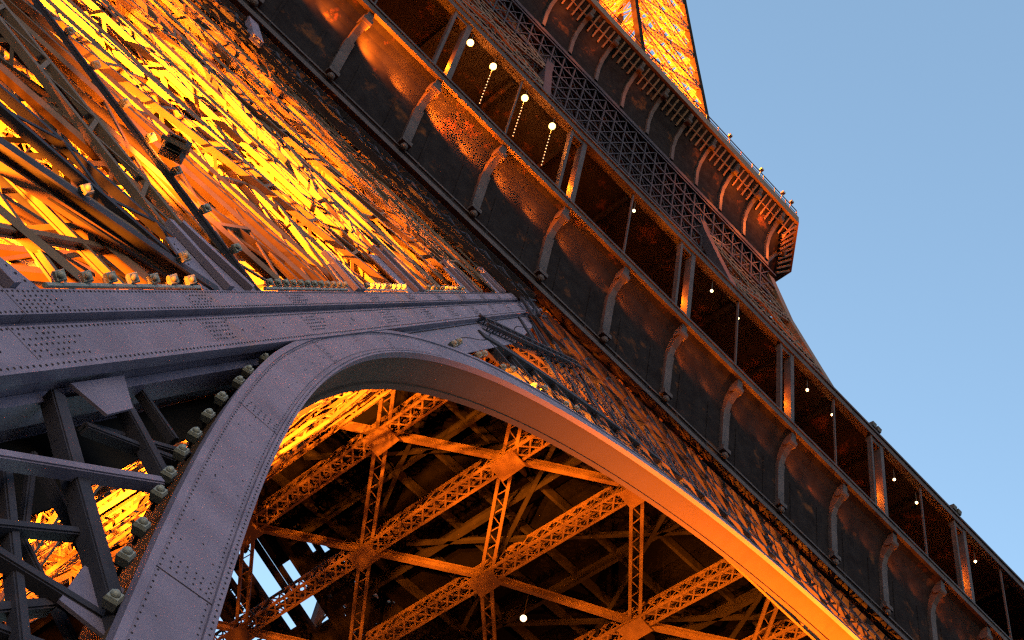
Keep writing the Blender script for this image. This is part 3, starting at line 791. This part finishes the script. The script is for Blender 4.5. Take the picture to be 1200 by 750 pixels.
for i in range(8):
    p = o8[i]; q = o8[(i+1)%8]; rl.beam(p+V((0,0,116.7)), q+V((0,0,116.7)), .07, .07); rl.beam(p+V((0,0,116.2)), q+V((0,0,116.2)), .05, .05)
    N = int((q-p).length/1.5)
    for k in range(N): t_ = p.lerp(q,k/N); rl.beam(t_+V((0,0,115.6)), t_+V((0,0,116.7)), .06, .06, (1,0,0))
rl.build('railing', BLACK, plat)
# ================================================================== shaft above
OUT2 = [(113,17.2),(128,15.05),(139.3,14.),(152.2,12.73),(167,11.33),(200,8.4),(240,5.4),(276,3.4)]
IN2 = [(113,7.2),(128,5.2),(139.3,4.0),(150,2.9),(167,1.5),(190,.4),(276,.2)]
def SC(z, sx, sy): return V((itp(IN2 if sx=='i' else OUT2,z), -itp(IN2 if sy=='i' else OUT2,z), z))
sz = [113,121,129,136.5,144,151.5,158.5,165.5,172.5,180,190,202,216,232,250,276]
def make_shaft():
    mb = MB()
    for z in sz[1:]:
        c = [SC(z,'o','o'),SC(z,'i','o'),SC(z,'i','i'),SC(z,'o','i')]
        for k in range(4): mb.girder(c[k],c[(k+1)%4],.4,.5,ang=.12,lace=.09,pitch=.8)
    root = mb.build('shaft_leg', IRON, tower)
    for sx in 'oi':
        for sy in 'oi':
            m2 = MB()
            for z0, z1 in zip(sz[:-1], sz[1:]): m2.beam(SC(z0,sx,sy), SC(z1,sx,sy)+V((0,0,.02)), .6 if z0 < 190 else .3, .6 if z0 < 190 else .3, (0,1,0))
            m2.build('chord', DARKIRON, root)
    for z0, z1 in zip(sz[:-1], sz[1:]):
        m2 = MB()
        for (a,b) in ((('o','o'),('i','o')),(('i','o'),('i','i')),(('i','i'),('o','i')),(('o','i'),('o','o'))):
            m2.girder(SC(z0,*a),SC(z1,*b),.45,.4,ang=.11,lace=.09,pitch=.7); m2.girder(SC(z0,*b),SC(z1,*a),.45,.4,ang=.11,lace=.09,pitch=.7)
            zm = (z0+z1)/2; pa, pb = SC(zm,*a), SC(zm,*b); ta = SC(z1,*a).lerp(SC(z1,*b),.5); bt = SC(z0,*a).lerp(SC(z0,*b),.5)
            for u_, w_ in ((pa,ta),(pa,bt),(pb,ta),(pb,bt)): m2.beam(u_, w_, .12, .12)
        m2.build('cross_brace', IRON, root)
    return root
shaft = make_shaft()
for sc in ((-1,1,1),(1,-1,1),(-1,-1,1)):
    c = dup(shaft); c.parent = tower; c.scale = sc
mb = MB(); mb.box((-5,-5,276),(5,5,280)); mb.box((-3.5,-3.5,280.1),(3.5,3.5,285)); mb.tube((0,0,285),(0,0,300),1.2,8,.6); mb.tube((0,0,300),(0,0,322),.4,6,.1); mb.build('top_cabin', DARKIRON, tower)
# ================================================================== lamps: things that hang on or stand on the tower
# gallery globes
BIG = [(-23.8,-36.75),(-22.33,-36.73),(-20.3,-36.75),(-18.48,-36.74)]
SMALL = [(-12.82,-36.69),(-7.14,-36.65),(-5.13,-36.63),(.31,-36.58),(2.28,-36.59),(7.54,-36.53),(9.48,-36.51),(14.63,-36.54)]
biglab = ['large glowing round lamp under the gallery eave, farthest up the slope beside the post pair',
          'large glowing round lamp with a dotted bulb string, next below the uppermost lamp',
          'large glowing round lamp just below the slim gallery post',
          'large glowing round lamp just above the second orange post pair']
def globe(x, y, z, r, label, mt, group, drop=.3):
    t_ = empty('gallery_lamp', (x,y,z), label, 'lamp', group)
    m1 = MB(); m1.ball((0,0,0),r,14,10); m1.build('bulb', mt, t_, True)
    m1 = MB(); m1.tube((0,0,r*.8),(0,0,r*1.35),r*.5,10,r*.4); m1.build('socket', BLACK, t_)
    m1 = MB(); m1.tube((0,0,r*1.3),(0,0,1.0),.02,6); m1.build('stem', BLACK, t_)
    return t_
for i, (x, y) in enumerate(BIG):
    t_ = globe(x, y, 60.6, .16, biglab[i], BULB, 'large round gallery lamps')
    light('lamp_light', (x,y-.02,60.3), 130, (1,.26,.03), radius=.16)
smlab = ['small point lamp right of the slim post between the second and third post pairs',
 'small point lamp just past the third post pair', 'fainter small lamp midway between the third and fourth post pairs',
 'small point lamp just past the fourth post pair', 'faint tiny lamp halfway between the fourth and fifth post pairs',
 'small point lamp just past the fifth post pair', 'small point lamp midway between the fifth and sixth post pairs',
 'small point lamp just past the last post pair at lower right']
for i, (x, y) in enumerate(SMALL):
    globe(x, y, 60.6, .075 if i not in (2,4) else .06, smlab[i], BULB2, 'small gallery lamps')
    light('lamp_light', (x,y-.02,60.4), 10, (1,.36,.07), radius=.08)
stlab = ['short hanging string of tiny bulbs below the second large lamp', 'short hanging string of tiny bulbs below the third large lamp', 'faint hanging string of tiny bulbs below the large lamp by the second post pair']
for i, (x, y) in enumerate(BIG[1:]):
    t_ = empty('bulb_string', (x,y,60.2), stlab[i], 'light string', 'strings of tiny bulbs under the gallery lamps')
    m1 = MB(); m1.tube((0,0,.25),(0,-.02,-3.3),.008,5); m1.build('wire', BLACK, t_)
    for k in range(10):
        m1 = MB(); m1.ball((0,0,0),.026,8,5); b_ = m1.build('tiny_bulb', BEAD, t_); b_.location = (0,0,-.55-.29*k)

# flash lamps along the outer rim of the arch
def flash_lamp(pos, out_, axis, label, group, s_=1., proto=[None]):
    """grey moulded housing with a clear dome, facing out_"""
    z = V(out_).normalized(); x = V(axis); x = (x-z*x.dot(z)).normalized(); y = z.cross(x)
    M = Matrix((x,y,z)).transposed().to_4x4(); M.translation = V(pos); M = M @ Matrix.Scale(s_,4)
    if proto[0] is None:
        t_ = empty('flash_lamp', (0,0,0), label, 'flash lamp', group)
        m1 = MB(); a=.062; b=.05
        m1.hexa([V((-b,-b,-.08)),V((b,-b,-.08)),V((b,b,-.08)),V((-b,b,-.08)),V((-a,-a,.0)),V((a,-a,.0)),V((a,a,.0)),V((-a,a,.0))])
        m1.hexa([V((-a,-a,.001)),V((a,-a,.001)),V((a,a,.001)),V((-a,a,.001)),V((-b,-b,.035)),V((b,-b,.035)),V((b,b,.035)),V((-b,b,.035))])
        m1.build('housing', GREY, t_)
        m1 = MB(); m1.ball((0,0,.036),.042,10,8); m1.build('dome', GREY, t_, True)
        m1 = MB(); m1.beam((0,0,-.08),(0,0,-.2),.03,.03,(1,0,0)); m1.box((-.045,-.045,-.095),(.045,.045,-.081)); m1.build('bracket', BLACK, t_)
        proto[0] = t_
    else:
        t_ = dup(proto[0]); tag(t_, label, 'flash lamp', group)
    t_.matrix_world = M; t_.matrix_basis = M
    return t_
lampFP = [(11.15,-2.75),(11.85,-2.5),(12.51,-2.33),(13.33,-2.12),(13.86,-1.98),(14.56,-1.81),(15.25,-1.67),(16.05,-1.5),(16.89,-1.33),(17.93,-1.17),(18.62,-1.04),(19.72,-.9),(20.6,-.86)]
ordn = ['lowest','second lowest','third from the bottom','fourth from the bottom','fifth from the bottom','sixth from the bottom','middle','sixth from the top','fifth from the top','fourth from the top','third from the top','second from the top','topmost']
for i, (a, b) in enumerate(lampFP):
    flash_lamp(FP(a,b+.02,.12), -n*.8+V((0,0,-.25))+e*.3, d, 'grey flash lamp on the arch rim, %s in its row' % ordn[i], 'flash lamps along the foot of the arch', .95)
# farther lamps along the rim toward the crown
q_ = 0
for k, t in enumerate([.60,.63,.66,.69,.72,.76,.80,.84,.88,.92]):
    flash_lamp(AP(t,wid(t)+.30+.25*(k%2),.0), -n*.8+V((0,0,-.3)), d, 'tiny grey flash lamp among the dark bars above the arch crown plates', 'far flash lamps above the arch', 1.3)
# conduits with flash lamps at the foot of each opening in the pier face
wins = [(14.75,19.4,7,'largest opening'),(22.45,28.0,12,'second opening'),(29.5,34.2,8,'third opening'),(36.8,43.7,9,'fourth opening')]
for a0, a1, N, nm in wins:
    t_ = empty('lamp_conduit', FP(a0,.30,.02), 'grey conduit pipe along the foot of the %s in the lit pier face' % nm, 'conduit', 'conduits along the pier chord')
    m1 = MB(); m1.tube(V((0,0,0)), FP(a1,.30,.02)-FP(a0,.30,.02), .03, 8); m1.build('pipe', GREY, t_)
    for k in range(4):
        pp = FP(a0+(a1-a0)*(k+.5)/4,.30,.02)-FP(a0,.30,.02); m1 = MB(); m1.beam(pp-e*.05, pp-e*.14, .05, .03, n); m1.build('clip', BLACK, t_)
    for k in range(N):
        a = a0+(a1-a0)*(k+.5)/N
        flash_lamp(FP(a,.36,-.05), -n*.7+V((0,0,-.6)), d, 'small grey flash lamp in the row along the conduit of the %s' % nm, 'flash lamps on the conduit of the %s' % nm, 1.0 if nm[0]=='l' else .9)
for k, f in enumerate([.08,.25,.42,.6,.78]):
    flash_lamp(FP(20.0-7.4*f,.2+6.4*f,-.12), -n*.8+V((0,0,-.5)), d, 'round knob-like flash lamp on the steep dark girder left of the second gusset', 'flash lamps on the dark girder', 1.1)
for k, f in enumerate([.12,.25,.38,.5,.63,.78,.92]):
    flash_lamp(FP(21.9+3.7*f,.2+6.65*f,-.12), -n*.8+V((0,0,-.5)), d, 'round knob-like flash lamp on the bright girder above the boxy floodlight', 'flash lamps on the bright girder', 1.1)

# floodlights
def floodlight(pos, aim, label, s_=1., group=None, power=None, cone=110, lit=True):
    t_ = empty('floodlight', pos, label, 'floodlight', group)
    z = (V(aim)-V(pos)).normalized(); M = z.to_track_quat('Z','Y').to_matrix().to_4x4(); M.translation = V(pos)
    def P(m1, nm, mt, **k):
        o = m1.build(nm, mt, t_, **k); return o
    m1 = MB(); a=.22*s_; b=.32*s_
    m1.hexa([V((-a,-a,-.3*s_)),V((a,-a,-.3*s_)),V((a,a,-.3*s_)),V((-a,a,-.3*s_)),V((-b,-b,.1*s_)),V((b,-b,.1*s_)),V((b,b,.1*s_)),V((-b,b,.1*s_))])
    for k in range(5): m1.box((-a*.9,(-.8+.4*k)*a-.012*s_,-.4*s_),(a*.9,(-.8+.4*k)*a+.012*s_,-.301*s_))
    P(m1,'housing',BLACK)
    m1 = MB(); m1.box((-b*.88,-b*.88,.101*s_),(b*.88,b*.88,.115*s_)); P(m1,'lens',LENS if lit else GLASSY)
    m1 = MB()
    for sg in (-1,1): m1.box((sg*(b+.03*s_)-.015*s_,-.05*s_,-.45*s_),(sg*(b+.03*s_)+.015*s_,.05*s_,.02*s_))
    m1.box((-b-.045*s_,-.05*s_,-.49*s_),(b+.045*s_,.05*s_,-.455*s_)); P(m1,'yoke',BLACK)
    t_.matrix_basis = M
    if power:
        light('flood_beam', V(pos)+z*.3*s_, power, (1.,.215,.006), target=V(pos)+z*10, cone=cone, blend=.7, radius=.25)
    return t_
# the boxy one in plain view
floodlight(FP(23.3,3.0,-.35), FP(33,4.5,3), 'boxy dark floodlight on the brightly lit pier lattice, near the dark girder of round lamps', .62, None, 2500, 120)
# inside the near pier
def PI(z, u, w): return face(z,'front',u).lerp(face(z,'rear',u),w)
inner = [(9.5,.55,.6,16000),(8.5,.5,.08,18000),(12.5,.12,.06,9000),(20.,.3,.3,300000),(21.,.65,.6,70000),(26.,.35,.4,300000),(33.,.4,.45,130000),(41.,.45,.5,65000)]
for i,(z,u,w,pw) in enumerate(inner):
    p = PI(z,u,w); floodlight(p, PI(min(z+14,51),u*.6+.2,w*.6+.2), 'sodium floodlight hidden among the girders inside the near pier', .55, 'floodlights inside the near pier', pw, 150)
# crown of the arch and the floor girders
floodlight((-1.0,-35.6,41.6), (-7,-27,53), 'sodium floodlight behind the arch crown aimed at the floor girders', .9, 'floodlights behind the arch', 1900, 150)
floodlight((6.0,-35.6,41.2), (0,-28,53), 'sodium floodlight behind the arch crown aimed at the floor girders', .9, 'floodlights behind the arch', 9500, 150)
light('flood_beam', (3.5,-38.2,36.5), 48000, SODIUM, target=(-2.5,-38.7,40.6), cone=120, blend=1., radius=.3)
for x in (-17.6,-15.6,-13.6,-11.6):
    light('slot_fill', FZ(x,49.8,.75), 420, SODIUM, target=FZ(x+.3,51.6,1.5), cone=150, radius=.1)  # unseen spots added to light the plate behind the slots
# upper legs and shaft
for sg in (-1,1):
    for z, pw in ((63,2000),(78,2000),(92,1900),(101,1800)):
        p = V((sg*(itp(INP,z)+itp(OUTP,z))/2,-(itp(INP,z)+itp(OUTP,z))/2,z)); light('flood_beam', p, pw, SODIUM, radius=.3)
for sg in (-1,1):
    for z, pw in ((118,60000),(128,105000),(138,105000),(150,105000),(162,105000)):
        p = V((sg*(itp(IN2,z)+itp(OUT2,z))/2,-(itp(IN2,z)+itp(OUT2,z))/2,z)); light('flood_beam', p, pw, SODIUM, radius=.3)
# soffit of the second platform: unseen point lights added to warm it
for x, pw in ((18.5,1100),(15.,1000),(11.5,800),(8,250),(-1,90),(-6,260),(-10,420)):
    light('soffit_fill', (x,-21.6,112.4), pw*.4, SODIUM, radius=.1)
# cove of the first gallery: unseen spots added for glow, strongest over the pier
for k in range(14):
    x = -24.5+3.88*(k-2)+.6
    pw = [1000,1400,1200,500,160,90,110,60,80,50,70,45,55,45][k]
    light('cove_fill', (x,-36.55,54.0), pw, SODIUM, target=(x+.9,-36.75,55.6), cone=165, blend=.6, radius=.08)
    light('cove_fill', (x+1.9,-36.45,53.9), pw*.5, SODIUM, target=(x+2.4,-36.7,55.6), cone=165, blend=.6, radius=.08)
# unseen point lights added behind the post pairs to light their sides
for x in PX[1:7]:
    light('post_fill', (x+.42,-36.2,58.3), 150, SODIUM, radius=.15)
for x, pw in ((-28,300),(-24,300),(-20,260),(-16,150),(-12,60),(-6,40),(0,40),(7,50),(13,60)):
    light('gallery_light', (x,-34.,58.5), pw*.5, SODIUM, radius=.2)
# lone globe under the first floor
t_ = empty('pendant_lamp', (-1.71,-20.49,52.5), 'lone round lit lamp hanging under the dark floor beyond the girders', 'lamp')
m1 = MB(); m1.ball((0,0,0),.17,12,8); m1.build('bulb', BULB2, t_, True); m1 = MB(); m1.tube((0,0,.15),(0,0,2.5),.025,6); m1.tube((0,0,.14),(0,0,.3),.09,8,.05); m1.build('stem', BLACK, t_)
# fittings on the gallery roof and the platform rim
for (x, z, lab) in ((5.3,62.08,'pair of small black floodlights on the gallery roof against the sky, the upper pair'),(12.35,62.08,'pair of small black floodlights on the gallery roof against the sky, the lower pair')):
    t_ = empty('roof_light', (x,-36.9,z), lab, 'roof light', 'black lights on the gallery roof')
    for k in (0,.42):
        m1 = MB(); m1.beam((k,0,0),(k,0,.25),.05,.05,(1,0,0)); m1.hexa([V((k-.13,-.15,.22)),V((k+.13,-.15,.22)),V((k+.13,.1,.22)),V((k-.13,.1,.22)),V((k-.16,-.2,.5)),V((k+.16,-.2,.5)),V((k+.16,.1,.55)),V((k-.16,.1,.55))]); m1.build('head', BLACK, t_)
for i, x in enumerate((-9.6+18.5,-6+19.2,16.2,17.4)):
    t_ = empty('rim_light', (x,-22.25,115.62), 'tiny grey fitting on the rail of the upper platform against the sky', 'rim light', 'fittings on the upper platform rail')
    m1 = MB(); m1.beam((0,0,0),(0,-.2,.7),.06,.06,(1,0,0)); m1.build('arm', GREY, t_); m1 = MB(); m1.box((-.15,-.4,.6),(.15,-.1,.85)); m1.build('head', GREY, t_)
